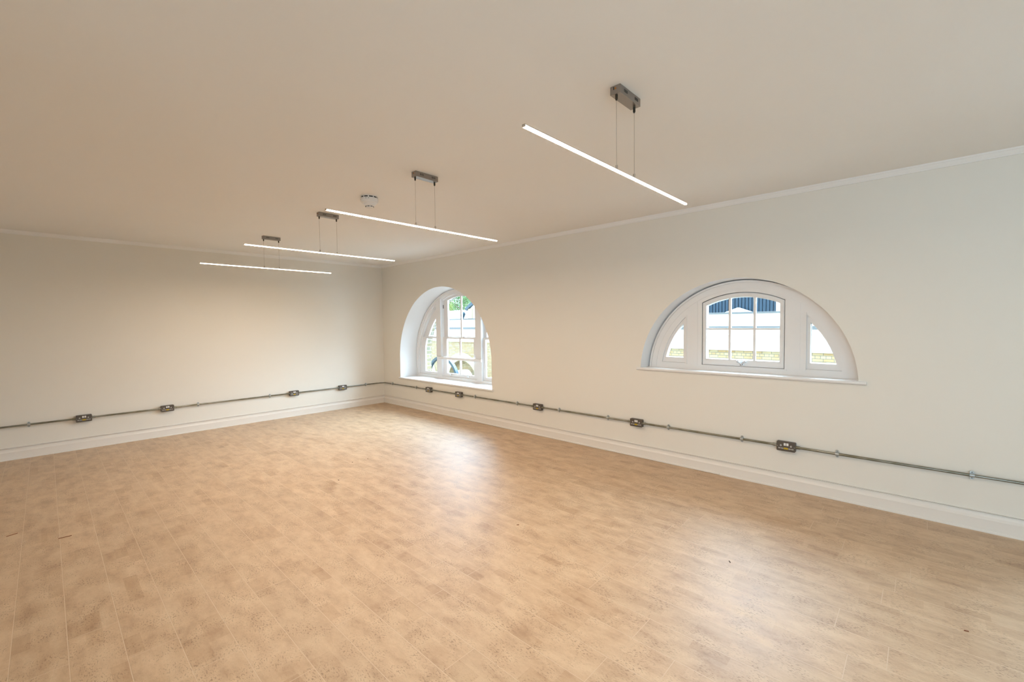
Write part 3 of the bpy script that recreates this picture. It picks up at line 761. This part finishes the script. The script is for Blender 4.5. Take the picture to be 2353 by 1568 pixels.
bc = thing('boarded_building', 'dark blue boarded building behind the white parapet, seen through the half-round window', 'building', (0, 12.0, GZ))
bb = B(); box(bb, -1.5, 4.30, .05, 3.0, 0, 7.4)
x = -1.5
while x < 4.25:
    box(bb, x, x + .085, 0, .06, 0, 7.4); x += .108
obj('boarding', bb, M_BLUEC, bc)
obj('corner_board', Bo(4.30, 4.75, -.05, 3.0, 0, 7.4), M_RENDER, bc)
pd = thing('pediment', 'small white triangular pediment in front of the dark blue boarding', 'pediment', (3.20, 11.7, GZ))
obj('gable_cap', plate(B(), [(-.55, 0), (.55, 0), (.55, 5.40), (0, 5.605), (-.55, 5.40)], [], 0, .2), M_RENDER, pd)

# curved blue canopy hoop and smaller white one in the courtyard
cn = thing('curved_canopy', 'arched steel-blue canopy rib in the courtyard beyond the arched window', 'canopy', (-5.68, 5.8, GZ))
cb = B(); n = 40
def hoop(bm, R0, R1, y0, y1, zc, leg):
    def side(R): return [(-R, leg)] + [(-R * math.cos(PI * i / n), zc + R * math.sin(PI * i / n)) for i in range(n + 1)] + [(R, leg)]
    plate(bm, side(R0) + side(R1)[::-1], [], y0, y1)
hoop(cb, .965, .870, 0, .12, 2.95, 0)
obj('canopy_rib', cb, M_BLUE, cn)
cw = thing('rounded_hood', 'small white rounded hood low in the arched window view, beside the blue canopy', 'hood', (-7.25, 8.0, GZ))
cb = B(); hoop(cb, .42, .28, 0, .45, 2.66, 0)
obj('hood_shell', cb, M_RENDER, cw)

# trees
def tree(name, label, x, y, h, crown, mleaf, n, seed):
    rnd = random.Random(seed)
    t = thing(name, label, 'tree', (x, y, GZ), 0, 'trees beyond the slate roof')
    tb = B(); cyl(tb, (0, 0, 0), (0, 0, h * .75), .16, 10, r2=.07)
    for k in range(7):
        a = rnd.uniform(0, 2 * PI); z0 = h * rnd.uniform(.45, .7); L_ = crown[0] * .6
        cyl(tb, (0, 0, z0), (L_ * math.cos(a), L_ * math.sin(a), z0 + L_ * .9), .05, 6, r2=.02)
    obj('trunk', tb, M_BARK, t)
    lb = B(); blobs = []
    for k in range(26):
        u = Vector((rnd.gauss(0, 1), rnd.gauss(0, 1), rnd.gauss(0, 1))).normalized() * rnd.uniform(.3, .85)
        blobs.append((Vector((u.x * crown[0], u.y * crown[0], h - crown[1] + u.z * crown[1])), rnd.uniform(.25, .45) * crown[0]))
    for k in range(n):
        c_, r_ = rnd.choice(blobs); u = Vector((rnd.gauss(0, 1), rnd.gauss(0, 1), rnd.gauss(0, 1))).normalized() * r_ * rnd.uniform(.5, 1)
        p = c_ + u; d = Vector((rnd.gauss(0, 1), rnd.gauss(0, 1), rnd.gauss(0, 1))).normalized(); s = d.orthogonal().normalized(); L_ = rnd.uniform(.06, .12)
        vs = [lb.verts.new(q) for q in (p, p + d * L_ * .5 + s * L_ * .3, p + d * L_, p + d * L_ * .5 - s * L_ * .3)]
        lb.faces.new(vs)
    f = obj('foliage', lb, mleaf, t); return t
tree('tree', 'blue-green leafy tree in the upper middle of the arched window', -17.9, 17.5, 9.3, (1.3, 2.3), M_LEAF, 9000, 1)
tree('tree', 'yellow-green tree low at the left behind the slate roof', -20.9, 18.5, 7.9, (1.0, 1.5), M_LEAF2, 5000, 2)
tree('tree', 'pale green tree behind the gabled wing, right of the tall tree', -15.4, 18.5, 9.2, (1.35, 2.2), M_LEAF2, 9000, 3)
